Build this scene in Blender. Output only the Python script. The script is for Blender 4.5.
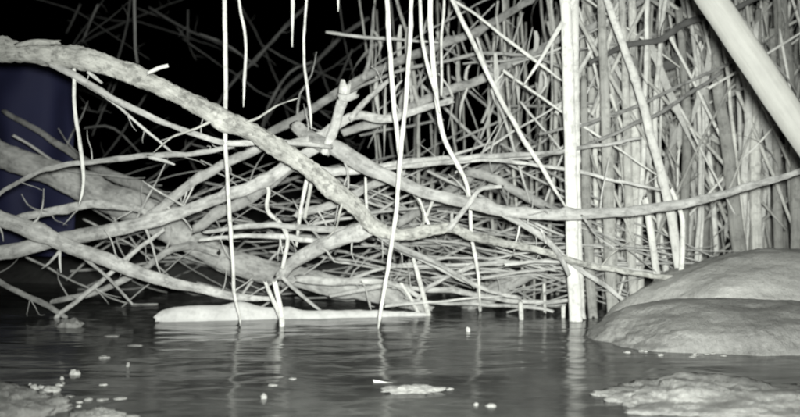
import bpy, bmesh, math, random
from mathutils import Vector, noise, Matrix

for o in list(bpy.data.objects):
    bpy.data.objects.remove(o, do_unlink=True)
scene = bpy.context.scene
COL = scene.collection
R = math.radians

# ------------------------------------------------------------------ camera
W0, H0 = 800.0, 417.0
F = 858.0            # focal length in photograph pixels
CAM_H = 0.40         # camera height above the water (m)
cam_d = bpy.data.cameras.new('camera')
cam = bpy.data.objects.new('camera', cam_d); COL.objects.link(cam)
cam.location = (0, 0, CAM_H); cam.rotation_euler = (R(90), 0, 0)
cam_d.sensor_width = 36.0; cam_d.lens = 36.0 * F / W0
cam_d.clip_start = 0.02; cam_d.clip_end = 400
scene.camera = cam
cam_d.dof.use_dof = True; cam_d.dof.focus_distance = 2.35; cam_d.dof.aperture_fstop = 2.7

# ------------------------------------------------------------------ night sky, moon, the trail camera's infrared lamp
world = bpy.data.worlds.new('World'); scene.world = world
world.use_nodes = True
wn = world.node_tree.nodes; wl = world.node_tree.links
bg = wn['Background']
sky = wn.new('ShaderNodeTexSky'); sky.sky_type = 'NISHITA'; sky.sun_disc = False
sky.sun_elevation = R(-6); sky.sun_rotation = R(200)
hsv = wn.new('ShaderNodeHueSaturation'); hsv.inputs['Saturation'].default_value = 0.15
wl.new(sky.outputs[0], hsv.inputs['Color']); wl.new(hsv.outputs[0], bg.inputs[0])
bg.inputs[1].default_value = 0.05

md = bpy.data.lights.new('moon', 'SUN'); md.energy = 0.012; md.angle = R(0.5); md.color = (1, 0.98, 0.93)
mo = bpy.data.objects.new('moon', md); COL.objects.link(mo)
mo.rotation_euler = (R(40), 0, R(-20)); mo.location = (0, -2, 6)

ld = bpy.data.lights.new('infrared_lamp', 'SPOT')
ld.energy = 800; ld.spot_size = R(78); ld.spot_blend = 1.0; ld.shadow_soft_size = 0.035
ld.color = (0.975, 1.0, 0.955)
lo = bpy.data.objects.new('infrared_lamp', ld); COL.objects.link(lo)
lo.location = (0.03, -0.03, CAM_H + 0.055)
lo.rotation_euler = (Vector((0.16, 3.0, 0.47)) - lo.location).to_track_quat('-Z', 'Y').to_euler()

vs = scene.view_settings
vs.view_transform = 'Standard'; vs.look = 'None'; vs.exposure = 0; vs.gamma = 1
try: vs.use_curve_mapping = False
except Exception: pass

# ------------------------------------------------------------------ helpers
def P(px, py, d):
    return Vector(((px - W0 / 2) / F * d, d, CAM_H - (py - H0 / 2) / F * d))

def water_y(d):
    return H0 / 2 + CAM_H * F / d

def new_mat(name):
    m = bpy.data.materials.new(name); m.use_nodes = True
    nt = m.node_tree; b = nt.nodes['Principled BSDF']
    return m, nt, b

def N(nt, typ, **kw):
    n = nt.nodes.new(typ)
    for k, v in kw.items():
        if k in n.inputs.keys(): n.inputs[k].default_value = v
        else: setattr(n, k, v)
    return n

def wood(name, dark, light, rough=0.8, stretch=14.0, scale=3.0, bump=0.5, spots=0.0, tint=(1, 1, 0.95), vary=0.35, bdist=0.004):
    """fibrous bark or dry stalk: noise drawn out along the stem by the uv (metres)"""
    m, nt, b = new_mat(name); L = nt.links
    uv = N(nt, 'ShaderNodeUVMap')
    mp = N(nt, 'ShaderNodeMapping'); mp.inputs['Scale'].default_value = (scale * stretch, scale * 2.2, 1)
    L.new(uv.outputs[0], mp.inputs[0])
    oi = N(nt, 'ShaderNodeObjectInfo')
    addv = N(nt, 'ShaderNodeVectorMath', operation='ADD')
    mul = N(nt, 'ShaderNodeMath', operation='MULTIPLY'); mul.inputs[1].default_value = 37.0
    L.new(oi.outputs['Random'], mul.inputs[0])
    L.new(mp.outputs[0], addv.inputs[0]); L.new(mul.outputs[0], addv.inputs[1])
    n1 = N(nt, 'ShaderNodeTexNoise', Scale=1.0, Detail=6.0, Roughness=0.65)
    L.new(addv.outputs[0], n1.inputs['Vector'])
    tc = N(nt, 'ShaderNodeTexCoord')
    n2 = N(nt, 'ShaderNodeTexNoise', Scale=11.0, Detail=4.0, Roughness=0.6)
    L.new(tc.outputs['Object'], n2.inputs['Vector'])
    mx = N(nt, 'ShaderNodeMix', data_type='FLOAT'); mx.inputs[0].default_value = 0.5
    L.new(n1.outputs[0], mx.inputs[2]); L.new(n2.outputs[0], mx.inputs[3])
    cr = N(nt, 'ShaderNodeValToRGB')
    e = cr.color_ramp.elements
    e[0].position = 0.33; e[0].color = (dark * tint[0], dark * tint[1], dark * tint[2], 1)
    e[1].position = 0.62; e[1].color = (light * tint[0], light * tint[1], light * tint[2], 1)
    L.new(mx.outputs[0], cr.inputs[0])
    mr = N(nt, 'ShaderNodeMapRange'); mr.inputs[3].default_value = 1 - vary; mr.inputs[4].default_value = 1 + vary * 0.4
    L.new(oi.outputs['Random'], mr.inputs[0])
    mm = N(nt, 'ShaderNodeVectorMath', operation='SCALE')
    L.new(cr.outputs[0], mm.inputs[0]); L.new(mr.outputs[0], mm.inputs['Scale'])
    col = mm.outputs[0]
    if spots > 0:
        n3 = N(nt, 'ShaderNodeTexNoise', Scale=38.0, Detail=3.0, Roughness=0.7)
        L.new(tc.outputs['Object'], n3.inputs['Vector'])
        c3 = N(nt, 'ShaderNodeValToRGB'); c3.color_ramp.elements[0].position = 0.36; c3.color_ramp.elements[1].position = 0.5
        k = 1 - spots
        c3.color_ramp.elements[0].color = (k, k, k, 1); c3.color_ramp.elements[1].color = (1, 1, 1, 1)
        L.new(n3.outputs[0], c3.inputs[0])
        m3 = N(nt, 'ShaderNodeVectorMath', operation='MULTIPLY')
        L.new(col, m3.inputs[0]); L.new(c3.outputs[0], m3.inputs[1]); col = m3.outputs[0]
    L.new(col, b.inputs['Base Color'])
    b.inputs['Roughness'].default_value = rough
    b.inputs['Specular IOR Level'].default_value = 0.2
    b.inputs['Diffuse Roughness'].default_value = 0.35
    bp = N(nt, 'ShaderNodeBump', Strength=bump, Distance=bdist)
    L.new(mx.outputs[0], bp.inputs['Height']); L.new(bp.outputs[0], b.inputs['Normal'])
    return m

M = {}
M['rough'] = wood('rough_bark', 0.14, 0.50, 0.85, 7, 16, 1.0, 0.45, (1.0, 1.0, 0.93), 0.1, 0.008)
M['bark'] = wood('smooth_bark', 0.19, 0.57, 0.8, 8, 9, 1.0, 0.3, (1, 1, 0.96), 0.22)
M['old'] = wood('weathered_bark', 0.14, 0.36, 0.85, 6, 7, 0.9, 0.35, (1, 1, 0.96), 0.3)
M['stick'] = wood('dry_stick', 0.25, 0.52, 0.8, 8, 6, 0.4, 0.15, (1, 1, 0.96), 0.5)
M['reed'] = wood('dry_reed', 0.46, 0.68, 0.6, 40, 5, 0.4, 0.25, (1, 1, 0.95), 0.15, 0.002)
M['cane'] = wood('old_cane', 0.26, 0.56, 0.7, 40, 5, 0.3, 0.3, (1, 1, 0.94), 0.5, 0.002)
M['pale_cane'] = wood('pale_cane', 0.36, 0.64, 0.7, 40, 5, 0.35, 0.25, (1, 1, 0.95), 0.3, 0.002)
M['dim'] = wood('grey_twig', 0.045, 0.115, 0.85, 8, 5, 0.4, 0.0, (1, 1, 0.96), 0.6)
M['peeled'] = wood('peeled_stick', 0.20, 0.27, 0.7, 30, 4, 0.25, 0.0, (1, 1, 0.93), 0.0, 0.002)
M['pale'] = wood('bleached_wood', 0.42, 0.62, 0.6, 5, 5, 0.4, 0.15, (1, 1, 0.97), 0.1)

def rock_mat(name, dark, light, rough, scale=9.0, bump=0.5, spec=0.3):
    m, nt, b = new_mat(name); L = nt.links
    tc = N(nt, 'ShaderNodeTexCoord')
    a = N(nt, 'ShaderNodeTexNoise', Scale=scale, Detail=8.0, Roughness=0.62)
    c = N(nt, 'ShaderNodeTexNoise', Scale=scale * 9, Detail=6.0, Roughness=0.75)
    L.new(tc.outputs['Object'], a.inputs['Vector']); L.new(tc.outputs['Object'], c.inputs['Vector'])
    mx = N(nt, 'ShaderNodeMix', data_type='FLOAT'); mx.inputs[0].default_value = 0.5
    L.new(a.outputs[0], mx.inputs[2]); L.new(c.outputs[0], mx.inputs[3])
    cr = N(nt, 'ShaderNodeValToRGB'); e = cr.color_ramp.elements
    e[0].position = 0.36; e[0].color = (dark, dark, dark * 0.95, 1)
    e[1].position = 0.64; e[1].color = (light, light, light * 0.95, 1)
    L.new(mx.outputs[0], cr.inputs[0]); L.new(cr.outputs[0], b.inputs['Base Color'])
    b.inputs['Roughness'].default_value = rough; b.inputs['Specular IOR Level'].default_value = spec
    bp = N(nt, 'ShaderNodeBump', Strength=bump, Distance=0.016)
    L.new(mx.outputs[0], bp.inputs['Height']); L.new(bp.outputs[0], b.inputs['Normal'])
    return m

M['rock'] = rock_mat('dry_rock', 0.30, 0.47, 0.9, 7, 0.8)
M['wetrock'] = rock_mat('wet_rock', 0.15, 0.32, 0.42, 7, 0.9, 0.5)
M['shoal'] = rock_mat('gritty_rock', 0.14, 0.36, 0.5, 16, 1.0, 0.4)
M['mud'] = rock_mat('mud', 0.03, 0.09, 0.8, 5, 0.7)
M['pebble'] = rock_mat('pale_pebble', 0.22, 0.38, 0.6, 20, 0.4)
M['foam'] = rock_mat('dry_leaf_litter', 0.18, 0.42, 0.6, 60, 0.8)
M['leaf'] = rock_mat('dry_leaf', 0.26, 0.5, 0.7, 14, 0.3)

m, nt, b = new_mat('navy_tint'); M['blue_tint'] = m  # navy colour standing in for a blue reflection tint
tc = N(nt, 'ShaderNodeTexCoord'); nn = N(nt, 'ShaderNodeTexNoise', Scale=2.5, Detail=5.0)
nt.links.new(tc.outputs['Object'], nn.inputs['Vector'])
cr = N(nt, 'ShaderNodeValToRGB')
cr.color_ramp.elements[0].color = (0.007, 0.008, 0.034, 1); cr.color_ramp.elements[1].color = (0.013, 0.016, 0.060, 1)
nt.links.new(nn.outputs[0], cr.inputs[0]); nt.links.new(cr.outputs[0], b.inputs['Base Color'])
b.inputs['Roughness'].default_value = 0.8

# murky stream water
m, nt, b = new_mat('murky_water'); M['water'] = m; L = nt.links
tc = N(nt, 'ShaderNodeTexCoord')
mp = N(nt, 'ShaderNodeMapping'); mp.inputs['Scale'].default_value = (1.0, 1.9, 1)
L.new(tc.outputs['Object'], mp.inputs[0])
wa = N(nt, 'ShaderNodeTexNoise', Scale=4.0, Detail=2.0, Roughness=0.5, Distortion=0.6)
wb = N(nt, 'ShaderNodeTexNoise', Scale=15.0, Detail=2.0, Roughness=0.5)
L.new(mp.outputs[0], wa.inputs['Vector']); L.new(mp.outputs[0], wb.inputs['Vector'])
mx = N(nt, 'ShaderNodeMix', data_type='FLOAT'); mx.inputs[0].default_value = 0.14
L.new(wa.outputs[0], mx.inputs[2]); L.new(wb.outputs[0], mx.inputs[3])
bp = N(nt, 'ShaderNodeBump', Strength=0.27, Distance=0.03)
L.new(mx.outputs[0], bp.inputs['Height']); L.new(bp.outputs[0], b.inputs['Normal'])
sl = N(nt, 'ShaderNodeTexNoise', Scale=1.1, Detail=7.0, Roughness=0.6)
L.new(tc.outputs['Object'], sl.inputs['Vector'])
cr = N(nt, 'ShaderNodeValToRGB')
cr.color_ramp.elements[0].position = 0.42; cr.color_ramp.elements[1].position = 0.68
cr.color_ramp.elements[0].color = (0.018, 0.0185, 0.018, 1); cr.color_ramp.elements[1].color = (0.12, 0.123, 0.116, 1)
L.new(sl.outputs[0], cr.inputs[0]); L.new(cr.outputs[0], b.inputs['Base Color'])
b.inputs['Roughness'].default_value = 0.15; b.inputs['IOR'].default_value = 1.33
b.inputs['Specular IOR Level'].default_value = 0.5

def link(name, me, mat, parent=None, loc=None):
    o = bpy.data.objects.new(name, me); COL.objects.link(o)
    if me is not None and mat is not None and not me.materials: me.materials.append(mat)
    if loc is not None: o.location = loc
    if parent is not None: o.parent = parent
    return o

def tag(o, label, cat, group=None, kind=None):
    if label: o['label'] = label
    if cat: o['category'] = cat
    if group: o['group'] = group
    if kind: o['kind'] = kind
    return o

def catmull(pts, rad, step):
    out, rr = [], []
    n = len(pts)
    for i in range(n - 1):
        p0 = pts[max(i - 1, 0)] if i > 0 else pts[0] * 2 - pts[1]
        p1, p2 = pts[i], pts[i + 1]
        p3 = pts[i + 2] if i + 2 < n else pts[i + 1] * 2 - pts[i]
        k = max(2, int((p2 - p1).length / step))
        for j in range(k):
            t = j / k
            q = 0.5 * ((2 * p1) + (p2 - p0) * t + (2 * p0 - 5 * p1 + 4 * p2 - p3) * t * t + (3 * p1 - p0 - 3 * p2 + p3) * t ** 3)
            out.append(q); rr.append(rad[i] + (rad[i + 1] - rad[i]) * t)
    out.append(pts[-1].copy()); rr.append(rad[-1])
    return out, rr

def tube_mesh(name, pts, rad, sides=8, step=0.03, rough=0.08, wob=0.0, freq=22.0, seed=0, node=0.0, tip=None, knots=0.0):
    """a stem along pts: rough = relief of the skin, wob = crookedness, node = spacing of cane joints"""
    rng = random.Random(seed)
    pts, rad = catmull([Vector(p) for p in pts], rad, step)
    off = Vector((rng.uniform(-50, 50), rng.uniform(-50, 50), rng.uniform(-50, 50)))
    n = len(pts)
    if wob > 0:
        for i in range(n):
            e = min(1.0, i / 4.0)
            v = noise.noise_vector(pts[i] * 6.0 + off) * wob + noise.noise_vector(pts[i] * 19.0 + off) * wob * 0.35
            pts[i] = pts[i] + v * e
    verts, faces, uvs = [], [], []
    t0 = (pts[1] - pts[0]).normalized()
    u = t0.orthogonal().normalized()
    s = 0.0
    sv = []
    kn = [(rng.uniform(0, 1), rng.uniform(0, 6.28), rng.uniform(0.3, 0.8)) for _ in range(int(knots))]
    for i in range(n):
        t = (pts[min(i + 1, n - 1)] - pts[max(i - 1, 0)]).normalized()
        u = (u - t * u.dot(t)).normalized(); v = t.cross(u)
        if i: s += (pts[i] - pts[i - 1]).length
        sv.append(s)
        r = rad[i] * (1 + 0.16 * (0 if node > 0 else 1) * noise.noise(Vector((s / max(0.03, 5 * rad[i]), seed * 1.7, 0.5))))
        if node > 0:
            ph = (s / node) % 1.0
            dd = min(ph, 1 - ph) * node
            r *= 1 + 0.22 * math.exp(-(dd / 0.006) ** 2)
        for j in range(sides):
            a = 2 * math.pi * j / sides
            dvec = u * math.cos(a) + v * math.sin(a)
            q = pts[i] + dvec * r
            h = noise.noise(Vector((q.x * freq, q.y * freq, q.z * freq)) + off) + 0.6 * noise.noise(q * freq * 2.7 + off)
            k = 1 + rough * h
            for (kp, ka, kh) in kn:
                da = math.cos(a - ka)
                if da > 0.2:
                    k += kh * max(0, da - 0.2) * math.exp(-(((i / n - kp) * n * step) / (1.1 * r + 1e-4)) ** 2)
            ax = 0.0
            if i == n - 1 or i == 0: ax = rng.uniform(-0.4, 1.6) * r * (1 if i else -1)
            verts.append(pts[i] + dvec * r * k + t * ax)
    for i in range(n - 1):
        for j in range(sides):
            j2 = (j + 1) % sides
            faces.append((i * sides + j, i * sides + j2, (i + 1) * sides + j2, (i + 1) * sides + j))
            uj = j / sides; uj2 = (j + 1) / sides
            c = 2 * math.pi * max(rad[i], 0.003)
            uvs.append(((uj * c, sv[i]), (uj2 * c, sv[i]), (uj2 * c, sv[i + 1]), (uj * c, sv[i + 1])))
    # ends: a slightly domed or broken cap
    for end in (0, 1):
        i = 0 if end == 0 else n - 1
        t = (pts[1] - pts[0]).normalized() if end == 0 else (pts[-1] - pts[-2]).normalized()
        c = pts[i] + t * rad[i] * rng.uniform(-0.3, 1.2) * (-1 if end == 0 else 1)
        verts.append(c); ci = len(verts) - 1
        for j in range(sides):
            j2 = (j + 1) % sides
            if end == 0: faces.append((i * sides + j2, i * sides + j, ci))
            else: faces.append((i * sides + j, i * sides + j2, ci))
            uvs.append(((j / sides * 0.05, sv[i]), (0.02, sv[i] + 0.01), (0.04, sv[i])))
    base = pts[0].copy()
    me = bpy.data.meshes.new(name)
    me.from_pydata([p - base for p in verts], [], faces)
    ul = me.uv_layers.new(name='UVMap')
    k = 0
    for f in uvs:
        for q in f:
            ul.data[k].uv = q; k += 1
    me.polygons.foreach_set('use_smooth', [True] * len(me.polygons))
    me.update()
    return me, base

_seed = [100]
def px_pts(trace, d0, d1):
    n = len(trace); pts, rad = [], []
    for i, q in enumerate(trace):
        d = q[3] if len(q) > 3 else d0 + (d1 - d0) * i / max(1, n - 1)
        pts.append(P(q[0], q[1], d)); rad.append(q[2] * 0.5 / F * d)
    return pts, rad

def stem(name, trace, d0, d1, mat, parent=None, sides=8, step=0.03, rough=0.08, wob=0.004, freq=22, node=0, knots=0, twigs=0):
    _seed[0] += 1
    pts, rad = px_pts(trace, d0, d1)
    me, base = tube_mesh(name, pts, rad, sides, step, rough, wob, freq, _seed[0], node, knots=knots)
    if parent is not None:
        base = base - parent.location
    o = link(name, me, M[mat], parent, base)
    if twigs:
        _seed[0] += 1
        rg = random.Random(_seed[0])
        cp, cr_ = catmull(pts, rad, 0.03)
        for _ in range(twigs):
            i = rg.randint(max(1, len(cp) // 8), len(cp) - 2)
            if cp[i].z < 0.05: continue
            t = (cp[i + 1] - cp[i - 1]).normalized()
            side = Vector((rg.uniform(-1, 1), rg.uniform(-0.5, 0.5), rg.uniform(-0.8, 1.0)))
            side = (side - t * side.dot(t)).normalized()
            dr = (t * rg.uniform(0.2, 1.1) * rg.choice((1, 1, -1)) + side).normalized()
            r0 = min(0.005, max(0.0018, cr_[i] * rg.uniform(0.14, 0.30)))
            ln = r0 * rg.uniform(18, 60)
            q = [cp[i] + dr * cr_[i] * 0.3]
            for k in range(3):
                dr = (dr + Vector((rg.uniform(-1, 1), rg.uniform(-.4, .4), rg.uniform(-1, 1))) * 0.38).normalized()
                q.append(q[-1] + dr * ln / 3)
            for w_ in q: w_.z = max(w_.z, 0.012)
            tm, tb = tube_mesh('twig', q, [r0, r0 * 0.85, r0 * 0.6, r0 * 0.3], 6, 0.03, 0.1, 0.002, 40, _seed[0] * 50 + _)
            link('twig', tm, M[mat], o, tb - pts[0])
    return o

def solo(name, label, cat, trace, d0, d1, mat, group=None, **kw):
    return tag(stem(name, trace, d0, d1, mat, None, **kw), label, cat, group)

def root(name, label, cat, loc, group=None):
    o = bpy.data.objects.new(name, None); COL.objects.link(o); o.location = loc
    o.empty_display_size = 0.05
    return tag(o, label, cat, group)

# ------------------------------------------------------------------ the ground and the water
def warp(t, near, far):        # dense near zero, reaching far out
    return near * t + (far - near) * (abs(t) ** 5) * (1 if t > 0 else -1)

def ground_z(x, y):
    z = -0.22
    def sm(a, b, v):
        t = min(1, max(0, (v - a) / (b - a))); return t * t * (3 - 2 * t)
    # far bank
    edge = 4.15 + 0.25 * math.sin(x * 1.7) - 0.75 * sm(0.6, 1.6, x) + 0.3 * sm(-0.4, -1.6, x)
    z += 0.34 * sm(edge - 0.25, edge + 0.35, y) + 0.5 * sm(edge + 0.3, edge + 5, y)
    # right bank under the boulders
    z += 0.26 * sm(1.0, 1.9, x) * sm(1.9, 2.6, y) * (1 - sm(edge - 0.25, edge + 0.35, y))
    # left foreground shore
    dx, dy = (x + 1.02) / 0.36, (y - 1.58) / 0.36
    z += 0.27 * math.exp(-(dx * dx + dy * dy) ** 1.5)
    # near shore behind the camera
    z += 0.4 * sm(0.9, 0.1, y)
    v = Vector((x, y, 0))
    z += 0.035 * noise.noise(v * 3.1) + 0.02 * noise.noise(v * 9.0) + 0.012 * noise.noise(v * 31.0)
    return z

def ground():
    n = 260; verts, faces = [], []
    for j in range(n + 1):
        for i in range(n + 1):
            x = warp(-1 + 2 * i / n, 2.6, 90); y = 2.6 + warp(-1 + 2 * j / n, 3.2, 90)
            verts.append((x, y, ground_z(x, y)))
    for j in range(n):
        for i in range(n):
            a = j * (n + 1) + i; faces.append((a, a + 1, a + n + 2, a + n + 1))
    me = bpy.data.meshes.new('ground'); me.from_pydata(verts, [], faces)
    me.polygons.foreach_set('use_smooth', [True] * len(me.polygons))
    tag(link('ground', me, M['mud']), None, None, kind='structure')
ground()

def water():
    nx, ny = 240, 200; verts, faces = [], []
    for j in range(ny + 1):
        for i in range(nx + 1):
            x = -6 + 12 * i / nx; y = 0.05 + 5.5 * j / ny
            v = Vector((x * 2.2, y * 5.0, 0.3))
            verts.append((x, y, 0.0035 * noise.noise(v) + 0.0016 * noise.noise(v * 2.7)))
    for j in range(ny):
        for i in range(nx):
            a = j * (nx + 1) + i; faces.append((a, a + 1, a + nx + 2, a + nx + 1))
    me = bpy.data.meshes.new('water'); me.from_pydata(verts, [], faces)
    me.polygons.foreach_set('use_smooth', [True] * len(me.polygons))
    tag(link('water', me, M['water']), None, None, kind='structure')
water()

# ------------------------------------------------------------------ boulders
def lump(name, loc, dims, mat, seed, sub=5, amp=0.22, fr=1.6, fine=0.05, flat=0.0, parent=None, rz=0.0):
    bm = bmesh.new(); bmesh.ops.create_icosphere(bm, subdivisions=sub, radius=1.0)
    off = Vector((seed * 3.7, seed * 1.3, seed * 7.1))
    for v in bm.verts:
        c = v.co.normalized()
        h = amp * noise.noise(c * fr + off) + amp * 0.5 * noise.noise(c * fr * 2.3 + off)
        h += fine * noise.fractal(c * fr * 6 + off, 0.6, 2.1, 7) + fine * 0.4 * noise.noise(c * fr * 30 + off)
        q = c * (1 + h)
        if flat and q.z > 1 - flat: q.z = 1 - flat + (q.z - 1 + flat) * 0.3
        v.co = Vector((q.x * dims[0], q.y * dims[1], q.z * dims[2]))
    bm.normal_update()
    me = bpy.data.meshes.new(name); bm.to_mesh(me); bm.free()
    me.polygons.foreach_set('use_smooth', [True] * len(me.polygons))
    o = link(name, me, M[mat], parent, loc); o.rotation_euler = (0, 0, rz)
    return o

tag(lump('boulder', (1.33, 2.98, -0.02), (0.56, 0.40, 0.275), 'rock', 3, sub=6, amp=0.11, fr=1.4, fine=0.014),
    'large smooth pale boulder at the right edge, behind the wet rock', 'boulder')
tag(lump('boulder', (1.06, 2.64, -0.035), (0.48, 0.31, 0.165), 'wetrock', 8, sub=6, amp=0.12, fr=1.5, fine=0.020),
    'low dark wet boulder rising from the water in front of the pale boulder', 'boulder')
tag(lump('rock', (0.67, 1.80, -0.026), (0.25, 0.19, 0.060), 'shoal', 12, sub=6, amp=0.24, fr=2.6, fine=0.05),
    'rough flat rock just breaking the water at the bottom right', 'rock')
tag(lump('rock', (-0.86, 1.66, -0.04), (0.22, 0.20, 0.085), 'shoal', 17, sub=6, amp=0.25, fr=2.4, fine=0.07),
    'gritty pale shore rock filling the bottom left corner', 'rock')

# ------------------------------------------------------------------ the fallen branches
BR = dict(sides=14, step=0.018)
# A: the rough one that arches in from the upper left
A_tr = [(-60, 50, 24), (0, 53, 23), (50, 54, 24), (100, 64, 23), (151, 82, 21), (201, 107, 21), (237, 126, 22), (272, 145, 21), (302, 164, 20), (327, 182, 21), (353, 205, 20), (374, 226, 17), (400, 235, 14), (433, 230.5, 13), (452, 227.5, 12), (474, 237, 10), (534, 249.5, 8), (600, 268, 7), (687, 279, 5), (712, 283, 3)]
A_tr = [(q[0], q[1], q[2] * 0.86) for q in A_tr]
pa, _ = px_pts(A_tr, 2.62, 3.0)
rA = root('fallen_branch', 'thick rough barked branch arching from the upper left edge down to the centre', 'branch', pa[0])
stem('limb', A_tr, 2.62, 3.0, 'rough', rA, twigs=7, sides=28, step=0.008, rough=0.17, wob=0.007, freq=60, knots=18)
stem('side_branch', [(52, 64, 7), (75, 76, 6.5), (101, 91, 6.5), (151, 118, 6), (201, 136.5, 6), (227, 143, 6), (262, 141.5, 6), (300, 143, 5), (330, 147, 4)], 2.66, 2.86, 'bark', rA, twigs=3, wob=0.007, sides=9, step=0.02, knots=4)
stem('side_branch', [(62, 70, 4), (85, 85, 3.5), (111, 101, 3.2), (151, 134, 3), (172, 152, 2)], 2.68, 2.95, 'stick', rA, twigs=3, wob=0.007, sides=6)
stem('twig', [(148, 73, 4), (158, 68.5, 4), (167, 66, 3.5)], 2.64, 2.62, 'reed', rA, sides=6, step=0.01)
stem('twig', [(88, 72, 4), (96, 78, 4), (101, 82, 2.5)], 2.63, 2.60, 'bark', rA, sides=6, step=0.01)
stem('bark_flake', [(18, 45, 5), (38, 42, 6), (58, 42.5, 5)], 2.61, 2.60, 'rough', rA, sides=7, step=0.01, rough=0.2)
stem('twig', [(449, 229, 7), (462, 213, 5.5), (479, 191, 5), (488, 187.5, 5), (501, 186, 4)], 2.88, 2.82, 'bark', rA, sides=8, step=0.012)
stem('twig', [(452, 228, 4), (451.5, 220, 3.5), (451, 214, 3)], 2.88, 2.86, 'bark', rA, sides=7, step=0.01)
stem('side_branch', [(376, 232, 8), (395, 245, 7), (415, 254, 6), (440, 265, 5), (468, 281, 4)], 2.90, 3.1, 'bark', rA, twigs=3, wob=0.007, sides=8)
stem('side_branch', [(362, 229, 15), (345, 236, 15), (325, 244, 15), (306, 254, 15), (290, 264, 13), (280, 275, 10)], 2.90, 3.12, 'bark', rA, twigs=3, wob=0.007, sides=12, step=0.015, knots=3)

# C: the smooth one sweeping right
C_tr = [(296, 128, 12, 3.12), (318, 141, 17, 3.02), (340, 149, 18, 2.96), (369, 168, 16, 2.93), (398, 181.5, 15, 2.92), (426, 192, 13.5, 2.90), (470, 204, 13, 2.89), (507, 211.5, 12.5, 2.88), (540, 214.5, 12, 2.87), (600, 212.5, 11.5, 2.86), (650, 208, 11, 2.84), (680, 204, 10.5, 2.82), (715, 196, 9.5, 2.80), (745, 187, 8.5, 2.78), (775, 178, 7.5, 2.76), (803, 170, 6.5, 2.74), (840, 158, 4, 2.72)]
C_tr = [(q[0], q[1], q[2] * 0.9, q[3]) for q in C_tr]
pc, _ = px_pts(C_tr, 2.9, 2.9)
rC = root('fallen_branch', 'long smooth branch sweeping from the centre to the right edge across the reeds', 'branch', pc[0])
stem('limb', C_tr, 2.9, 2.9, 'bark', rC, twigs=6, sides=16, step=0.015, rough=0.09, wob=0.008, knots=6)
stem('stub', [(326, 150, 10), (332, 134, 11), (338, 115, 10.5), (343, 97, 11), (345, 86, 12)], 2.97, 2.90, 'bark', rC, sides=10, step=0.012, rough=0.12)
stem('stub', [(341, 97, 7), (348, 98, 7.5), (355, 95, 7.5)], 2.90, 2.88, 'bark', rC, sides=8, step=0.01)
stem('side_branch', [(286, 145, 9), (314, 137, 10), (335, 126, 9.5), (350, 117.5, 10), (362, 116, 10), (375, 118.5, 9.5), (392, 118, 8), (425, 108, 7), (449, 100, 6)], 3.02, 3.1, 'bark', rC, twigs=3, wob=0.007, sides=10, step=0.015, knots=3)
stem('side_branch', [(352, 117, 6), (363, 104, 6), (378, 90, 5), (395, 76, 4)], 3.03, 3.15, 'bark', rC, twigs=3, wob=0.007, sides=8)
stem('side_branch', [(505, 214, 8), (520, 223, 7), (535, 232, 6.5), (551, 244, 6), (563, 262, 5), (569, 275, 4)], 2.88, 2.96, 'bark', rC, twigs=3, wob=0.007, sides=9, step=0.015)
stem('twig', [(546, 243, 3.5), (544, 236, 3), (541, 229, 2.5)], 2.90, 2.88, 'bark', rC, sides=6, step=0.01)

# J: the heavy trunk lying low on the left
J_tr = [(-60, 138, 22), (-10, 152, 23), (50, 172, 24), (104, 196, 26), (150, 216, 28), (186, 239, 27), (234, 263, 26), (292, 277, 24), (335, 286, 21), (375, 294, 17), (405, 302, 13), (428, 309, 9)]
pj, _ = px_pts(J_tr, 3.75, 3.34)
rJ = root('fallen_tree', 'heavy grey tree trunk slanting down from the left edge into the water', 'tree', pj[0])
stem('trunk', J_tr, 3.75, 3.34, 'bark', rJ, twigs=4, sides=22, step=0.016, rough=0.09, wob=0.008, knots=4, freq=24)
stem('side_branch', [(176, 208, 10), (160, 195, 11), (130, 182, 11), (100, 170, 10), (75, 155, 8), (40, 132, 6), (5, 112, 5)], 3.62, 3.95, 'old', rJ, twigs=3, wob=0.007, sides=9)
stem('side_branch', [(300, 279, 9), (330, 281, 8), (360, 280, 7), (395, 285, 5), (420, 297, 4)], 3.3, 3.2, 'bark', rJ, twigs=3, wob=0.007, sides=8)
stem('side_branch', [(215, 252, 8), (190, 246, 8), (165, 252, 7), (140, 272, 6), (112, 286, 6), (86, 295, 6), (52, 302, 5)], 3.45, 3.32, 'bark', rJ, twigs=3, wob=0.007, sides=8)

def limb(label, trace, d0, d1, mat='bark', twigs=(), group=None, sides=11, knots=4, rough=0.11, step=0.018, wob=0.010):
    trace = [(q[0], q[1], q[2] * 0.9) for q in trace]
    p, _ = px_pts(trace, d0, d1)
    r = root('fallen_branch', label, 'branch', p[0], group)
    stem('limb', trace, d0, d1, mat, r, sides=sides, step=step, knots=knots, rough=rough, wob=wob, twigs=6)
    for (tr, a, b) in twigs: stem('twig', tr, a, b, mat, r, sides=7)
    return r

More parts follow.
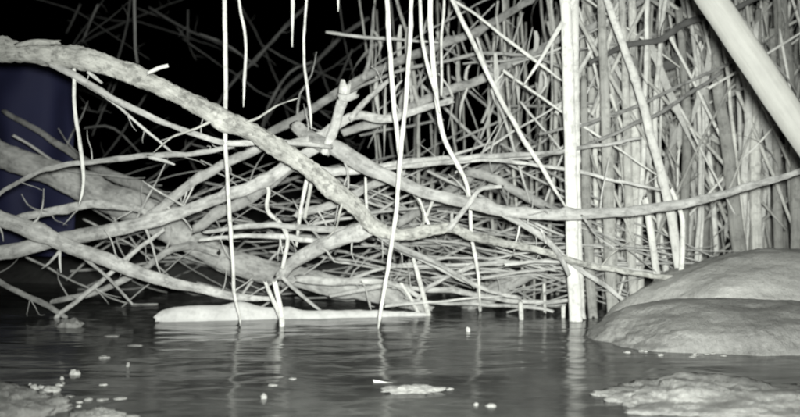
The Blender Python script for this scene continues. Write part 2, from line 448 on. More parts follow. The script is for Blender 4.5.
limb('bright bare branch slanting from the left edge to the pale floating log', [(-50, 197, 17), (0, 218, 17), (52, 239, 17), (104, 260, 16), (156, 278, 13.5), (208, 292, 10), (240, 297, 8), (268, 298.5, 5)], 2.98, 3.02, 'bark',
     [([(72, 248, 4), (90, 262, 3.5), (109, 278, 3), (132, 305, 2.5)], 2.98, 3.06), ([(60, 250, 3), (60, 262, 2.5), (61, 272, 1.5)], 3.0, 3.02), ([(59, 252, 3), (50, 262, 2.5), (42, 269, 1.5)], 3.0, 3.04)], sides=14, knots=6)
limb('branch rising from the left edge behind the bright bare branch', [(-40, 256, 17), (0, 252, 17), (50, 242, 16), (100, 232, 16), (151, 221, 15), (198, 207, 14), (230, 194, 13), (255, 184, 13), (290, 165, 12), (318, 148, 12)], 3.12, 3.05, 'bark', sides=13, knots=5)
limb('branch running up to the rough branch from the left trunk', [(140, 222, 9), (153, 213, 10), (187, 190, 10.5), (220, 167, 10), (248, 152, 9.5), (275, 140, 9)], 3.22, 3.0, 'bark')
limb('flat lying branch above the trunk at the left', [(0, 224, 8), (20, 219, 9), (50, 212, 9), (80, 206, 9.5), (100, 204, 9), (134, 209, 8), (160, 220, 6)], 3.15, 3.2, 'bark')
limb('thin branch bowed like an arch at the left edge', [(-30, 225, 4), (0, 196, 4.5), (21, 182, 5), (42, 172.5, 5.5), (63, 165.5, 6), (84, 162, 6), (111, 160, 6), (140, 158.5, 6), (170, 156, 6), (198, 153, 6), (232, 147, 5)], 2.92, 2.9, 'bark',
     [([(150, 157, 4), (163, 160, 3.5), (174, 164, 2)], 2.9, 2.88)], knots=2, sides=9)
limb('slender branch leaning from the trunk to the rough branch bend', [(196, 228, 10), (220, 214, 11), (250, 198, 12), (278, 176, 13), (300, 160, 13)], 3.3, 3.12, 'old')
limb('limb rising from behind the rough branch to the top centre', [(248, 146, 8), (269, 134, 9), (311, 109, 9.5), (341, 91, 9.5), (368, 76, 9.5), (388, 66, 9.5), (410, 56, 9.5), (452, 40, 9), (481, 29, 9), (515, 9, 8), (548, -14, 7)], 3.3, 3.5, 'old',
     [([(364, 77, 5), (368, 64, 4), (372, 40, 3), (374, 5, 2)], 3.35, 3.5)], knots=8, rough=0.12)
limb('limb parallel below it, rising behind the hanging stems', [(345, 132, 9), (380, 120, 10), (409, 107, 10.5), (449, 90, 10.5), (481, 79, 10), (518, 60, 9), (560, 40, 8), (610, 18, 7), (650, -5, 6)], 3.4, 3.6, 'old',
     [([(440, 93, 5), (447, 99, 4), (452, 97, 2)], 3.38, 3.36)], knots=6, rough=0.12)
limb('thin curved branch crossing the hanging stems near the top', [(350, 92, 3), (380, 78, 3.5), (409, 69, 4), (452, 59, 4), (495, 53, 4), (530, 57, 3.5), (560, 66, 3)], 3.25, 3.4, 'stick', knots=0, sides=7)
limb('branch emerging right of the rough branch and passing under the smooth one', [(315, 170, 10), (340, 173, 9), (370, 169, 9), (400, 164, 8.5), (440, 160.5, 7.5), (480, 158, 7), (520, 155, 6), (560, 151, 5)], 3.05, 3.12, 'bark', knots=2)
limb('pale stick running level above the smooth branch to the reed bundle', [(385, 169, 4), (420, 164, 5.5), (460, 158.5, 6), (500, 156, 6), (540, 153, 5), (600, 145, 4), (640, 137, 3)], 3.0, 3.02, 'bark', knots=2, sides=8)
limb('stick passing below the level pale stick and drooping to the right', [(430, 163, 4), (470, 160, 4.5), (520, 163, 4.5), (560, 169, 4), (610, 178, 4), (660, 190, 3)], 3.02, 3.06, 'bark', knots=1, sides=8)
limb('dark slanting limb behind the smooth branch at centre right', [(470, 172, 9), (500, 180, 10), (530, 198, 10), (560, 215, 9), (590, 236, 7)], 3.35, 3.3, 'old')
limb('limb lying up to the right beneath the smooth branch', [(400, 222, 9), (425, 207, 10), (452, 188, 10), (478, 172, 9), (510, 160, 7)], 3.4, 3.6, 'old')
limb('branch reaching up right behind the rough branch elbow', [(298, 214, 9), (325, 206, 9.5), (350, 197, 9.5), (372, 186, 9), (405, 172, 7)], 3.25, 3.3, 'bark')
limb('thick weathered log slanting up out of the water left of the reed bundle', [(470, 304, 13), (490, 295, 15), (515, 281, 16), (540, 268, 16), (560, 258, 14), (590, 242, 10)], 3.42, 3.6, 'old', sides=12)
limb('level bough above the trunk at the centre, upper of the two', [(205, 232, 4), (240, 228, 6), (275, 226, 7), (307, 228, 7), (340, 231, 8), (362, 231, 8)], 3.05, 2.96, 'bark', knots=2, sides=9)
limb('level bough above the trunk at the centre, lower of the two', [(200, 240, 4), (240, 236, 5), (280, 238, 6), (320, 240, 6), (352, 238, 7)], 3.08, 3.02, 'bark', knots=2, sides=9)
limb('thin dark branch dipping into the water at the far left', [(-30, 268, 6), (0, 281, 6.5), (30, 298, 6.5), (50, 308, 6), (66, 317.5, 5)], 3.1, 3.14, 'old', knots=2, sides=8)
limb('stick crossing others above the left water, lower end submerged', [(56, 318, 5), (62, 312, 5), (86, 292, 5), (115, 269, 5), (138, 249, 5), (165, 230, 4)], 3.14, 3.12, 'bark', knots=1, sides=8)
limb('curved branch low over the water left of the standing stick', [(330, 296, 4), (360, 290, 5), (390, 285, 5.5), (405, 292, 5), (420, 313, 4)], 3.24, 3.26, 'bark', knots=1, sides=8)
limb('drooping bough low over the water, ending near the reed bundle', [(395, 287, 5), (425, 290, 6), (450, 291, 6), (484, 298, 5.5), (534, 302, 5), (570, 300, 4)], 3.28, 3.3, 'bark', knots=2, sides=8)
limb('lowest stick skimming the water toward the reed bundle', [(405, 298, 3), (427, 302, 4), (484, 305, 4), (534, 309, 4), (552, 312, 3)], 3.24, 3.22, 'bark', knots=0, sides=7)
limb('bowed stick rising from the water and levelling off at centre', [(418, 300, 4), (428, 287, 4.5), (450, 274, 5), (475, 265, 5), (505, 262, 5), (535, 262, 4), (560, 258, 3)], 3.18, 3.26, 'bark', knots=1, sides=8)
limb('straight stick dropping rightward from the rough branch elbow', [(378, 238, 4), (400, 250, 5), (430, 263, 5.5), (462, 280, 5.5), (490, 290, 5), (520, 296, 4)], 3.1, 3.2, 'bark', knots=1, sides=8)
limb('stick crossing the base of the reed bundle down to the right', [(552, 244, 4), (570, 262, 5), (590, 278, 5.5), (612, 292, 5), (632, 307, 4)], 2.97, 3.05, 'bark', knots=1, sides=8)
limb('thin branch curving through the upper reeds, lower of two', [(575, 150, 3.5), (600, 139, 4), (635, 124, 4.5), (667, 109, 4.5), (700, 87, 4.5), (722, 72, 4)], 3.05, 3.2, 'old', knots=0, sides=7)
limb('thin branch curving through the upper reeds, higher of two', [(540, 134, 3), (570, 127, 3.5), (600, 119, 4), (650, 101, 4), (690, 80, 3.5), (740, 60, 3)], 3.1, 3.3, 'old', knots=0, sides=7)
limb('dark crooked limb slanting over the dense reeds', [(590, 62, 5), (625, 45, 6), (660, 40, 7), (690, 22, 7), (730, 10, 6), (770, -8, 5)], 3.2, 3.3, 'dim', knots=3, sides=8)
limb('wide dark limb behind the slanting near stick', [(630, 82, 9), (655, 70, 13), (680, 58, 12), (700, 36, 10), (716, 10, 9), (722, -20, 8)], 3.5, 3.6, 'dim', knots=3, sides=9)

# dead log afloat
def log():
    tr = [(157, 318.5, 5), (162, 317, 12), (174, 316, 17), (200, 315, 20), (225, 315.5, 20), (250, 316, 19), (285, 317, 17), (320, 317, 14), (355, 316, 11), (390, 315.5, 8), (425, 315, 5)]
    p, _ = px_pts(tr, 3.0, 3.2)
    r = root('floating_log', 'pale barkless log lying half sunk along the waterline at left centre', 'log', p[0])
    stem('limb', tr, 3.0, 3.2, 'pale', r, sides=18, step=0.015, rough=0.06, wob=0.004, knots=2, freq=14)
log()

# ------------------------------------------------------------------ near stick, hanging stems, standing reeds
solo('near_stick', 'wide pale smooth stick slanting across the upper right corner', 'stick', [(690, -34, 27), (712, 0, 28), (757, 66, 29), (800, 130, 29), (850, 204, 29)], 2.05, 2.0, 'peeled', sides=16, step=0.03, rough=0.03, wob=0.001, node=0.42)

def hang(label, tr, d0, d1, mat='reed', name='hanging_stem', cat='stem', group='dry stems hanging from above', sides=7):
    n_ = len(tr)
    tr = [(q[0], q[1], q[2] * (0.9 if k < n_ - 1 else 0.35)) for k, q in enumerate(tr)]
    return solo(name, label, cat, tr, d0, d1, mat, group, sides=sides, step=0.02, rough=0.12, wob=0.0045, node=0.17)

hang('long bright hanging stem left of centre, reaching down to the pale log', [(224, -30, 5), (225.5, 5, 5), (226, 70, 5), (225, 140, 5), (227, 165, 4.5), (229, 200, 4.5), (231, 235, 4.5), (233, 270, 4), (234.5, 292, 4), (239, 315, 3), (240, 326, 2.5)], 2.72, 2.92)
hang('short thin stem hanging just right of the long bright one', [(238, -25, 3), (240, 8, 3.2), (245, 38, 3.4), (244.5, 80, 3.4), (243.5, 106, 3)], 2.9, 2.95)
hang('stub of stem hanging at the top, cut off short', [(292, -25, 4.5), (292.5, 6, 4.5), (293, 46, 4.5)], 2.8, 2.82)
hang('thin crooked stem ending at the rising limb', [(309, -20, 2.5), (306, 12, 2.8), (304.5, 55, 3), (308, 95, 3.2), (310, 114, 3.6), (311, 129, 3.4)], 2.9, 3.0)
hang('tiny tip of stem at the very top centre', [(338, -30, 3), (338.5, -5, 3), (338.5, 11, 2.5)], 2.9, 2.92)
hang('left of the two bright stems that meet above the smooth branch', [(385, -30, 5.5), (387.5, 6, 5.5), (391, 72, 5.5), (394, 110, 5.5), (399, 149, 5), (402, 172, 4)], 2.75, 2.84)
hang('right of the two bright stems, running on down into the water', [(413, -30, 4.5), (411.5, 8, 5), (407, 86, 5.2), (403, 130, 5.2), (399, 180, 5), (396, 215, 5), (391, 252, 5), (384, 290, 4.5), (379.5, 318, 4), (378, 330, 3)], 2.72, 2.86)
hang('bright stem drooping rightward across the smooth branch', [(431, -30, 6), (430, 6, 6), (432.5, 60, 6), (438, 104, 5.5), (443, 133, 5.5), (450, 150, 5), (458, 166, 5), (469, 194, 4.5), (472, 237, 4), (476, 262, 4), (479, 279, 3.5), (480, 308, 3)], 2.78, 3.18)
hang('stem twisted against the bright drooping one', [(418, -30, 3.5), (420, 6, 4), (421.5, 37, 4), (427, 66, 4.5), (434, 90, 4.5), (440, 112, 4)], 2.76, 2.8)
hang('slim stem hanging straight beside the drooping ones', [(444.5, -20, 2.5), (444, 6, 3), (441.5, 45, 3), (442, 90, 3), (441.5, 96, 2.5)], 3.0, 3.05)
hang('bright stem hanging from the rough branch at the left', [(74, 65, 4), (74, 74, 4), (75.5, 111, 4), (79, 138, 4.2), (83, 168, 4), (83.5, 182, 3), (82, 194, 2.8), (79, 204, 2)], 2.69, 2.70)
hang('long straight stem leaning across from the top to the smooth branch', [(438, -30, 5), (455, 6, 5), (475, 46, 5.2), (498, 95, 5.2), (513, 120, 5.2), (524, 140, 5.2), (545, 173, 5), (566, 208, 5)], 2.95, 3.0)
hang('short stem leaning left against the reed bundle top', [(579, -12, 5), (563, 20, 5), (540, 60, 4.5), (524, 84, 4)], 2.98, 3.02)
hang('thin stem crossing behind the leaning stem', [(436, -10, 3), (466, 8, 3), (500, 34, 3.4), (535, 60, 4), (565, 82, 4)], 3.2, 3.15)

def reed(label, tr, d0, d1, mat='reed', group='standing reed stalks', leaves=0, sides=9, name='reed_stalk', cat='reed'):
    o = solo(name, label, cat, tr, d0, d1, mat, group, sides=sides, step=0.02, rough=0.05, wob=0.003, node=0.19)
    return o

reed('thick bright reed stalk forming the left of the tall bundle', [(576, 322, 13), (575, 300, 13.5), (573, 260, 13), (571.5, 200, 12.5), (570, 140, 12), (568.5, 80, 12), (566.5, 30, 11), (565, -20, 10)], 3.05, 2.98)
reed('bright reed stalk hugging the right of the tall bundle', [(582, 318, 7), (579.5, 270, 7), (577.5, 200, 7.5), (575.5, 120, 8), (575, 50, 8), (575.5, -20, 8)], 3.09, 3.0)
reed('grey reed stalk just right of the tall bundle', [(593, 317, 9), (590, 270, 10), (587, 215, 10), (585, 150, 8), (584, 80, 6)], 3.15, 3.2, 'cane')
reed('sturdy reed stalk standing in the water, second right of the bundle', [(613, 318, 11), (611, 280, 12), (609.5, 230, 12), (607, 150, 11), (604, 70, 9), (601, -15, 8)], 3.13, 3.2, 'cane')
reed('reed stalk standing in the water left of the pale boulder', [(635, 312, 8), (632, 270, 9), (629.5, 220, 9), (627, 140, 8), (625, 60, 7), (621, -15, 6)], 3.2, 3.3, 'cane')
reed('long leaning reed from the top right to behind the boulder', [(682, 284, 9), (675, 240, 9), (667, 197, 9), (652, 140, 8.5), (640, 95, 8), (629, 60, 7.5), (612, 14, 7), (602, -15, 6)], 3.1, 3.05)
reed('short leaning reed under the sweeping branch by the boulder', [(658, 284, 7), (654, 255, 7), (649, 220, 7), (645, 200, 6)], 3.15, 3.1)
reed('forked reed beside the long leaning one', [(681, 276, 5), (683, 240, 5), (682, 215, 4.5), (672, 190, 4)], 3.02, 3.05)
reed('broad pale reed stalk rising behind the pale boulder', [(742, 270, 14), (738, 240, 14), (732, 190, 13), (727, 145, 12), (719, 94, 11), (716, 50, 9), (713, 10, 8), (711, -15, 7)], 3.35, 3.3, 'cane')
reed('pale reed stalk behind the boulder right of the broad one', [(758, 262, 11), (756, 220, 11), (755, 160, 10), (754, 100, 9), (752, 30, 8)], 3.4, 3.4, 'cane')
reed('reed stalk behind the boulder near the right edge', [(779, 258, 9), (778, 220, 9), (777, 170, 8), (775, 100, 7), (772, 30, 6)], 3.45, 3.45, 'cane')
reed('outermost reed stalk at the right edge above the boulder', [(797, 258, 12), (797, 210, 12), (796, 160, 11), (795, 110, 10)], 3.3, 3.3, 'cane')
reed('broad brownish reed stalk in the top right corner', [(792, 150, 10), (789, 90, 13), (783, 40, 14), (779, -15, 13)], 3.6, 3.5, 'cane')

def stand(label, tr, d0, d1, mat='reed', group='sticks standing in the water'):
    return solo('upright_stick', label, 'stick', tr, d0, d1, mat, group, sides=7, step=0.015, rough=0.08, wob=0.002)
r = root('forked_stick', 'bright forked stick standing in the water against the pale log', 'stick', P(282, 326, 2.93))
stem('limb', [(282, 328, 5), (281.5, 318, 5.5), (278.5, 300, 5), (275, 284, 4.5)], 2.92, 2.9, 'reed', r, sides=7, step=0.012)
stem('limb', [(282.5, 322, 5), (277, 308, 5), (270, 294, 4), (265, 283, 3.5)], 2.92, 2.88, 'reed', r, sides=7, step=0.012)
stand('bright stick standing in the water at the end of the pale log', [(429, 317, 5), (426, 305, 5), (420, 282, 4.5), (413.5, 259, 3.5)], 3.2, 3.16)
stand('short leaning stick beside the bright standing one', [(419, 314, 3.5), (411, 298, 3.5), (402, 284, 3)], 3.24, 3.2)
stand('pale stub poking from the water midway to the reeds', [(521.5, 322, 5), (521, 312, 5), (520.5, 303, 4.5)], 3.1, 3.08)
stand('thin stub poking from the water right of the pale stub', [(545, 312, 3.5), (544.5, 298, 3.5), (544, 285, 3)], 3.25, 3.22)
stand('small stub close to the foot of the reed bundle', [(563.5, 318, 4), (563.5, 308, 4)], 3.15, 3.13)
stand('thin stub under the drooping bough', [(480, 310, 3.5), (479, 296, 3.5), (478, 284, 3)], 3.3, 3.28)
stand('tiny bright tip showing alone in open water', [(468.5, 334, 4), (468, 328, 4)], 2.78, 2.77)
solo('slanting_twig', 'slim straight twig leaning toward the water near the forked stick', 'twig', [(283, 278, 4), (298, 292, 4), (318, 309, 3), (322, 312, 3)], 3.1, 3.2, 'bark', sides=7)
solo('curling_twig', 'pale twig curling down onto the trunk at centre left', 'twig', [(252, 188, 3), (262, 182, 4), (269, 190, 4), (267, 204, 4), (269, 213, 4), (279, 222, 4), (286, 234, 4.2), (287, 245, 4), (283, 267, 4)], 3.1, 3.0, 'reed', sides=7, step=0.012)
solo('slim_stem', 'slim bright stem passing behind the rough branch at centre', 'stem', [(310, 165, 4), (307, 178, 4), (301, 210, 4), (297, 245, 3)], 3.02, 3.08, 'reed', sides=7)
solo('slim_stem', 'fainter slim stem beside the bright one behind the rough branch', 'stem', [(313, 172, 4), (310, 190, 4), (305, 218, 4)], 3.1, 3.12, 'cane', sides=7)
solo('slim_stem', 'thin upright stem above the rough branch elbow', 'stem', [(367, 215, 3), (366, 195, 3), (366, 178, 2.5)], 3.0, 3.0, 'reed', sides=6)
for lab, tr in (('pair of crossed thin stems below the smooth branch, the right leaning one', [(430, 228, 3.5), (424, 212, 3.5), (416, 190, 3)]),
                ('pair of crossed thin stems below the smooth branch, the left leaning one', [(421, 228, 3.5), (428, 212, 3.5), (436, 192, 3)])):
    solo('slim_stem', lab, 'stem', tr, 3.05, 3.1, 'reed', sides=6)

# ------------------------------------------------------------------ added navy stand-in for a blue reflection tint, behind the branches at the left
def panel():
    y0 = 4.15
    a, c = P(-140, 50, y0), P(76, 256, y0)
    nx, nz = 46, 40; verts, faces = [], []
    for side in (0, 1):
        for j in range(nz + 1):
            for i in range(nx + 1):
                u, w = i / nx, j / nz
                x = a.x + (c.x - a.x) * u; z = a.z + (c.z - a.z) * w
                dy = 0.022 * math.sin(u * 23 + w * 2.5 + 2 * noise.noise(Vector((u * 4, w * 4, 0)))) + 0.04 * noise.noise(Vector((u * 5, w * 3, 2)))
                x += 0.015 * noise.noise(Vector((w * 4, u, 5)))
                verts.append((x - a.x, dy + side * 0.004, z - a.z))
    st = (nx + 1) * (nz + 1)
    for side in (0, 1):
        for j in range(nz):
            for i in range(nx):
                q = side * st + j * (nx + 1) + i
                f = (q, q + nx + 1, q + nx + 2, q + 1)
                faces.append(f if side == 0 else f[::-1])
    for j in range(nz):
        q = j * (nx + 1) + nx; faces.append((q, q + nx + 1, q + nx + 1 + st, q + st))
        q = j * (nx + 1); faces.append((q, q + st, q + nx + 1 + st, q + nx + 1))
    me = bpy.data.meshes.new('panel'); me.from_pydata(verts, [], faces)
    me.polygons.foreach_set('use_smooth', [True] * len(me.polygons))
    tag(link('blue_tint_panel', me, M['blue_tint'], None, a), 'added stand-in for a blue tint, navy sheet behind the branches at the left edge', 'panel')
panel()

# ------------------------------------------------------------------ repeats
rng = random.Random(5)
def leaf_mesh(name, length, width, bend, seed):
    rg = random.Random(seed); n = 7; verts, faces = [], []
    for i in range(n + 1):
        t = i / n
        wv = width * (0.35 + 0.65 * math.sin(min(1, t * 1.6) * math.pi / 2)) * (1 - t ** 3) + 0.0006
        x = length * t * (1 - 0.25 * bend * t); z = -bend * length * t * t * 0.6 + 0.12 * length * t
        tw = 0.6 * math.sin(t * 3 + seed)
        verts += [(x, -wv * math.cos(tw), z - wv * math.sin(tw)), (x, 0, z - wv * 0.25), (x, wv * math.cos(tw), z + wv * math.sin(tw))]
    for i in range(n):
        a = i * 3
        faces += [(a, a + 1, a + 4, a + 3), (a + 1, a + 2, a + 5, a + 4)]
    me = bpy.data.meshes.new(name); me.from_pydata(verts, [], faces)
    me.polygons.foreach_set('use_smooth', [True] * len(me.polygons))
    me.materials.append(M['leaf'])
    return me
LEAVES = [leaf_mesh('leaf', rng.uniform(0.18, 0.46), rng.uniform(0.007, 0.019), rng.uniform(0.6, 2.0), k) for k in range(12)]

def add_leaf(o, at, hang_down=False):
    l = bpy.data.objects.new('leaf', rng.choice(LEAVES)); COL.objects.link(l); l.parent = o
    l.location = at
    l.rotation_euler = (rng.uniform(-0.5, 0.5), rng.uniform(0.2, 1.2) if hang_down else rng.uniform(-1.1, 0.9), rng.uniform(0, 6.28))
    s = rng.uniform(0.7, 1.2); l.scale = (s, s, s)

def foot_d(px, d):    # ground or water level for a stem foot
    x = (px - W0 / 2) / F * d
    return max(-0.02, ground_z(x, d) - 0.02)

def field_reed(px, d, top, lean, w, mat, label, group, leaf_p):
    zf = foot_d(px, d)
    pyf = H0 / 2 + (CAM_H - zf) * F / d
    k = rng.gauss(0, 9)
    tr = [(px, pyf, w), (px + lean * 0.35 + k, pyf + (top - pyf) * 0.35, w), (px + lean * 0.7 + k, pyf + (top - pyf) * 0.7, w * 0.9), (px + lean, top, w * 0.75)]
    dd = rng.uniform(-0.15, 0.15)
    o = solo('reed_stalk', label, 'reed', tr, d, d + dd, mat, group, sides=6, step=0.04, rough=0.08, wob=0.006, node=0.2)
    pts, _ = px_pts(tr, d, d + dd)
    if rng.random() < leaf_p:
        for _ in range(rng.randint(1, 4)):
            i = rng.choice((1, 2)); t = rng.random()
            q = pts[i] + (pts[i + 1] - pts[i]) * t
            add_leaf(o, q - o.location, True)
    return o

# dense stand on the right
def stand_label(px, d, w):
    where = ('between tall bundle and long leaning reed' if px < 660 else
             'behind pale boulder, left of broad pale reed' if px < 735 else
             'behind pale boulder, right of broad pale reed')
    return ('stout' if w > 8 else 'slim') + ' dry cane ' + ('in front rows' if d < 3.9 else 'deep in stand') + ', ' + where
for i in range(122):
    px = rng.uniform(586, 815); d = 3.32 + 1.7 * rng.random() ** 1.3
    w0 = rng.choice((rng.uniform(1.8, 4), rng.uniform(2.5, 5.5), rng.uniform(2.5, 6), rng.uniform(5, 10.5)))
    field_reed(px, d, rng.uniform(-60, 30), rng.gauss(-8, 28), w0 * 3.4 / d, 'cane' if d > 3.75 else rng.choice(('cane', 'pale_cane')), stand_label(px, d, w0), 'canes of the dense stand', 0.85)
# thinner ones behind the hanging stems
for i in range(46):
    px = rng.uniform(395, 600); d = rng.uniform(3.6, 4.9)
    if 425 < px < 470 and rng.random() < 0.6: continue
    field_reed(px, d, rng.uniform(-50, 30), rng.gauss(4, 26), rng.uniform(2.2, 5) * 3.3 / d, 'cane',
               ('thin cane behind the hanging stems, left of the leaning stem' if px < 480 else 'thin cane behind the leaning stem, left of the tall reed bundle'), 'thin canes behind the hanging stems', 0.25)
# leaning broken canes in the stand
for i in range(46):
    px = rng.uniform(570, 800); py = rng.uniform(10, 235); d = rng.uniform(3.2, 3.9)
    L_ = rng.uniform(90, 240); a = rng.choice((-1, 1)) * rng.uniform(0.5, 1.35)
    dx, dy = math.cos(a) * L_ / 2, math.sin(a) * L_ / 2
    w = rng.uniform(1.8, 4.2)
    y1, y2 = min(py - dy, 300), min(py + dy, 300)
    lb = 'broken cane leaning ' + ('rightward' if a < 0 else 'leftward') + (' above the sweeping smooth branch' if py < 190 else ' low behind the sweeping smooth branch') + ' in the reeds'
    solo('broken_cane', lb, 'cane', [(px - dx, y1, w), (px + rng.uniform(-3, 3), (y1 + y2) / 2, w), (px + dx, y2, w * 0.6)], d, d + rng.uniform(-0.2, 0.25), rng.choice(('cane', 'cane', 'reed')), 'broken leaning canes', sides=6, step=0.04, rough=0.05, wob=0.005, node=0.2)
# tangle of sticks low over the water: long fine arching twigs
def arc_stick(px, py, d, L_, a, w, c, lb, grp, mat='stick'):
    dx, dy = math.cos(a) * L_ / 2, math.sin(a) * L_ / 2
    tr = []
    for k in range(6):
        t = -1 + 0.4 * k
        dd = d + 0.10 * t * math.sin(px)
        tr.append((px + dx * t, min(py + dy * t - c * (1 - t * t), water_y(dd) - 1.5), w * (1 - 0.11 * k), dd))
    solo('thin_stick', lb, 'stick', tr, d, d, mat, grp, sides=6, step=0.03, wob=0.009, rough=0.1)
for i in range(92):
    px = rng.uniform(360, 660); py = rng.uniform(212, 302); d = rng.uniform(3.1, 3.95)
    a = rng.gauss(0.07, 0.24)
    lb = ('thin bare stick in the low tangle, rising rightward' if a < 0 else 'thin bare stick in the low tangle, dropping rightward') + (' left of the drooping stem' if px < 470 else ' between the drooping stem and reed bundle' if px < 565 else ' behind the reed bundle')
    arc_stick(px, py, d, rng.uniform(90, 260), a, rng.choice((rng.uniform(1, 2.2), rng.uniform(1.6, 4))), rng.uniform(-6, 22), lb, 'sticks of the low tangle')
for i in range(40):
    px = rng.uniform(70, 390); py = rng.uniform(170, 290); d = rng.uniform(3.3, 4.4)
    a = rng.choice((rng.gauss(-0.45, 0.2), rng.gauss(0.4, 0.2)))
    lb = 'thin bare stick caught among the fallen limbs, ' + ('rising rightward' if a < 0 else 'dropping rightward') + (' left' if px < 228 else ' right') + ' of the long bright stem'
    arc_stick(px, py, d, rng.uniform(80, 220), a, rng.uniform(1.0, 3.2), rng.uniform(-6, 16), lb, 'sticks among the fallen limbs')
for i in range(44):
    px = rng.uniform(230, 610); py = rng.uniform(165, 285); d = rng.uniform(3.9, 4.7)
    a = rng.gauss(-0.1, 0.4)
    arc_stick(px, py, d, rng.uniform(90, 240), a, rng.uniform(1.2, 4.0), rng.uniform(-6, 16),
              'dim stick deep behind the tangle, ' + ('left' if px < 400 else 'right') + ' of the two bright stems', 'dim sticks behind the tangle', 'old')
# narrow dry leaves draped over the upper limbs
for i in range(34):
    px = rng.uniform(372, 560); py = rng.uniform(10, 95); d = rng.uniform(3.05, 3.7); ln = rng.uniform(25, 85)
    k1, k2 = rng.gauss(0, 5), rng.gauss(0, 9)
    pts = [P(px, py, d), P(px + k1, py + ln * 0.4, d), P(px + k2, py + ln, d + rng.uniform(-0.1, 0.1))]
    c, _r = catmull(pts, [0, 0, 0], 0.03)
    wv = rng.uniform(0.8, 2.0) / F * d; vv, ff = [], []
    tw0 = rng.uniform(-0.9, 0.9)
    for q, pt in enumerate(c):
        t = q / (len(c) - 1); ww = wv * (0.5 + math.sin(math.pi * min(1, t * 1.2 + 0.1)) ) * (1 - t ** 4) + 0.0004
        an = tw0 + t * 1.1
        o_ = Vector((math.cos(an) * ww, math.sin(an) * ww, 0)); nrm = Vector((-math.sin(an), math.cos(an), 0)) * ww * 0.3
        b0 = pt - c[0]
        vv += [b0 - o_, b0 + nrm, b0 + o_]
    for q in range(len(c) - 1):
        e = q * 3; ff += [(e, e + 1, e + 4, e + 3), (e + 1, e + 2, e + 5, e + 4)]
    me = bpy.data.meshes.new('dry_leaf'); me.from_pydata(vv, [], ff)
    me.polygons.foreach_set('use_smooth', [True] * len(me.polygons))
    tag(link('dry_leaf', me, M['leaf'], None, c[0]), 'narrow dry leaf draped from the upper limbs ' + ('left' if px < 455 else 'right') + ' of the drooping stems', 'leaf', 'narrow dry leaves at the upper centre')
# thin twigs of the thicket at upper centre
for i in range(44):
    px = rng.uniform(380, 620); py = rng.uniform(10, 215); d = rng.uniform(3.2, 4.0)
    L_ = rng.uniform(70, 190); a = rng.choice((rng.gauss(-0.42, 0.2), rng.gauss(-0.3, 0.2), rng.gauss(0.8, 0.3), rng.gauss(-1.2, 0.2))); w = rng.uniform(1.0, 3.2)
    dx, dy = math.cos(a) * L_ / 2, math.sin(a) * L_ / 2
    c = rng.uniform(-6, 6)
    solo('thicket_twig', 'thin twig in the thicket ' + ('above the level pale stick, ' if py < 155 else 'just above the smooth branch, ') + ('rising steeply' if abs(a) > 0.7 else 'gently sloped'), 'twig', [(px - dx, py - dy, w), (px + c, py + c, w), (px + dx, py + dy, w * 0.6)], d, d + rng.uniform(-0.15, 0.2), 'stick', 'twigs of the thicket', sides=6, step=0.04, wob=0.009, rough=0.08)

# faint twigs in the dark at the upper left, far behind
FT = [([(80, 5, 3), (74, 18, 3), (67, 33, 2.4)], 4.4), ([(98, 5, 3), (90, 22, 3), (82, 41, 2.4)], 4.2), ([(131, -5, 3), (126, 30, 3), (119, 58, 3), (100, 112, 2)], 4.3),
      ([(134.5, -5, 4), (134.5, 25, 4), (137, 61, 4)], 3.6), ([(150, 8, 3), (185, 28, 3), (225, 46, 2.6), (242, 55, 2)], 4.8), ([(188, 10, 2.5), (188, 41, 2.5)], 4.7),
      ([(304, 8, 4), (286, 26, 4), (262, 52, 4), (230, 86, 3), (215, 110, 3)], 4.6), ([(292, 22, 3), (276, 36, 3), (252, 64, 3)], 4.5), ([(368, 18, 5), (340, 38, 5), (310, 68, 5), (286, 88, 5), (270, 112, 4), (262, 130, 3)], 4.4),
      ([(312, 62, 3), (290, 72, 3), (272, 98, 3.6), (263, 125, 3)], 4.3), ([(352, 50, 2.4), (343, 70, 2.6), (337, 84, 2.4)], 4.2), ([(200, 34, 3), (225, 44, 3), (246, 58, 2.6), (258, 66, 2)], 4.6), ([(262, 45, 2), (300, 65, 2), (340, 82, 2)], 5.0),
      ([(150, 88, 3), (135, 112, 3), (118, 140, 3), (100, 160, 2)], 4.0), ([(120, 75, 2.6), (105, 105, 2.6), (92, 135, 2)], 4.2), ([(60, 76, 2.4), (35, 95, 2.6), (10, 108, 2)], 4.4), ([(82, 108, 2), (98, 112, 2.2), (104, 106, 2)], 4.2), ([(85, 128, 2.6), (105, 126, 3), (122, 134, 2.6), (140, 152, 2)], 4.1),
      ([(190, 160, 3), (205, 185, 3), (215, 205, 2)], 4.4), ([(146, 182, 3), (165, 168, 3), (196, 138, 3)], 3.9), ([(0, 155, 3), (35, 150, 3), (70, 160, 3)], 4.2), ([(300, 95, 2.2), (330, 118, 2.4), (352, 128, 2)], 4.5)]
for k, (tr, d) in enumerate(FT):
    solo('faint_twig', 'faint thin twig hanging in the dark behind the rough branch', 'twig', [(q[0], q[1], q[2] * 0.8) for q in tr], d, d + 0.1, 'dim', 'faint twigs in the dark', sides=6, step=0.04, wob=0.008, rough=0.08, twigs=2)
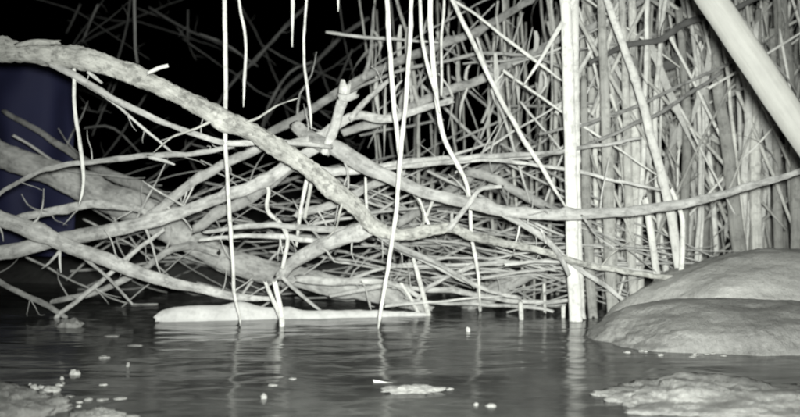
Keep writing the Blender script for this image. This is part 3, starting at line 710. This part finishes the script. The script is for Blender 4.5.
for i in range(16):
    px = rng.uniform(-10, 400); py = rng.uniform(0, 170); d = rng.uniform(4.6, 6.2)
    L_ = rng.uniform(70, 220); a = rng.choice((rng.gauss(-0.9, 0.3), rng.gauss(0.6, 0.3), rng.gauss(1.4, 0.2))); w = rng.uniform(0.9, 2.2)
    dx, dy = math.cos(a) * L_ / 2, math.sin(a) * L_ / 2; c = rng.uniform(-10, 10)
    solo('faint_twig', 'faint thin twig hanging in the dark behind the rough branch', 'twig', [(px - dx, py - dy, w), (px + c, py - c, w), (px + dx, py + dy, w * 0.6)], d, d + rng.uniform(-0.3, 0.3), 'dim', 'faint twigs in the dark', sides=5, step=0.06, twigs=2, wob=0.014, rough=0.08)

# ------------------------------------------------------------------ small things on the water and shore
def on_water(px, py, lift=0.0):
    d = CAM_H * F / (py - H0 / 2)
    p = P(px, py, d); p.z = lift
    return p, d
def clump(name, label, cat, px, py, w, h, mat, seed, group=None, ratio=0.7, sub=3, amp=0.3, fine=0.12):
    p, d = on_water(px, py)
    if name == 'stone': h *= 0.75; amp, fine, sub = 0.45, 0.06, max(sub, 3)
    if cat == 'leaf scrap' and w > h: h *= 0.7
    rx = w / 2 / F * d; rz = h / 2 / F * d
    o = lump(name, p, (rx, rx * ratio, rz), mat, seed, sub=sub, amp=amp, fr=1.8, fine=fine)
    return tag(o, label, cat, group)
G = 'pale stones and litter in the water'
clump('stone', 'small round pale stone alone above the left shore', 'stone', 75, 374, 10, 12, 'pebble', 21)
clump('stone', 'left and smaller of two pale stones on the left shore', 'stone', 33, 389, 12, 11, 'pebble', 22)
clump('stone', 'right and larger of two pale stones on the left shore', 'stone', 51, 391, 20, 13, 'pebble', 23)
clump('stone', 'tiny pale stone between the shore stones', 'stone', 62, 379, 4, 8, 'pebble', 24)
clump('rock', 'rough pale rock cut by the bottom edge at the left', 'rock', 100, 421, 66, 22, 'shoal', 25, amp=0.35, sub=5)
clump('rock', 'grey stone where the dark branch dips in at the far left', 'rock', 70, 327, 26, 16, 'wetrock', 26, sub=4)
clump('leaf_scrap', 'small pale scrap floating by the left shore', 'leaf scrap', 120, 399, 13, 6, 'foam', 27)
clump('leaf_scrap', 'pale scrap floating below the long hanging stem', 'leaf scrap', 273, 386, 10, 6, 'foam', 28)
clump('leaf_scrap', 'narrow pale scrap floating near the bottom edge', 'leaf scrap', 264, 398, 6, 10, 'foam', 29)
clump('leaf_scrap', 'pale fleck floating right of the scraps', 'leaf scrap', 293, 379, 8, 4, 'foam', 30)
clump('leaf_scrap', 'wide ragged pale clump floating at the bottom centre', 'leaf scrap', 410, 391, 54, 15, 'foam', 31, ratio=0.5, sub=5, amp=0.5, fine=0.12)
clump('leaf_scrap', 'small fleck right of the ragged clump', 'leaf scrap', 449, 389, 9, 4, 'foam', 32)
clump('leaf_scrap', 'pale pebble like scrap at the bottom right of centre', 'leaf scrap', 491, 406, 11, 7, 'foam', 33)
clump('leaf_scrap', 'tiny pale scrap left of the pebble like one', 'leaf scrap', 476, 405, 5, 5, 'foam', 34)
clump('leaf_scrap', 'dull leaf fragment floating in the dark water, upper', 'leaf scrap', 112, 336, 16, 4, 'wetrock', 35)
clump('leaf_scrap', 'dull leaf fragment floating in the dark water, right', 'leaf scrap', 135, 346, 16, 5, 'wetrock', 36)
clump('leaf_scrap', 'dull leaf fragment floating in the dark water, lower left', 'leaf scrap', 104, 358, 12, 8, 'wetrock', 37)
clump('leaf_scrap', 'bright speck standing in the dull water right of the fragments', 'leaf scrap', 128, 366, 4, 8, 'foam', 38)
for i in range(26):
    px = rng.uniform(-5, 105) ; py = rng.uniform(384, 418) - px * 0.02
    clump('stone', 'tiny pale stone scattered on the bottom left shore', 'stone', px, py, rng.uniform(3, 10), rng.uniform(3, 7), rng.choice(('pebble', 'shoal', 'foam')), 60 + i, 'stones scattered on the left shore', sub=2)
for i in range(16):
    px = rng.uniform(625, 800); py = 349 + 5 * math.sin((px - 600) / 64) + rng.uniform(-2, 3)
    clump('stone', 'tiny pale stone along the waterline of the dark wet boulder', 'stone', px, py, rng.uniform(3, 8), rng.uniform(2, 4.5), 'pebble', 90 + i, 'stones along the boulder waterline', sub=2)
p, d = on_water(390, 386, 0.014)
solo('driftwood_chip', 'bright chip of wood resting on the ragged floating clump', 'chip', [(375, 382, 4), (392, 386, 6), (412, 388, 4)], 1.98, 1.96, 'reed', sides=7, step=0.01, rough=0.15)

scene.cycles.filter_width = 2.0
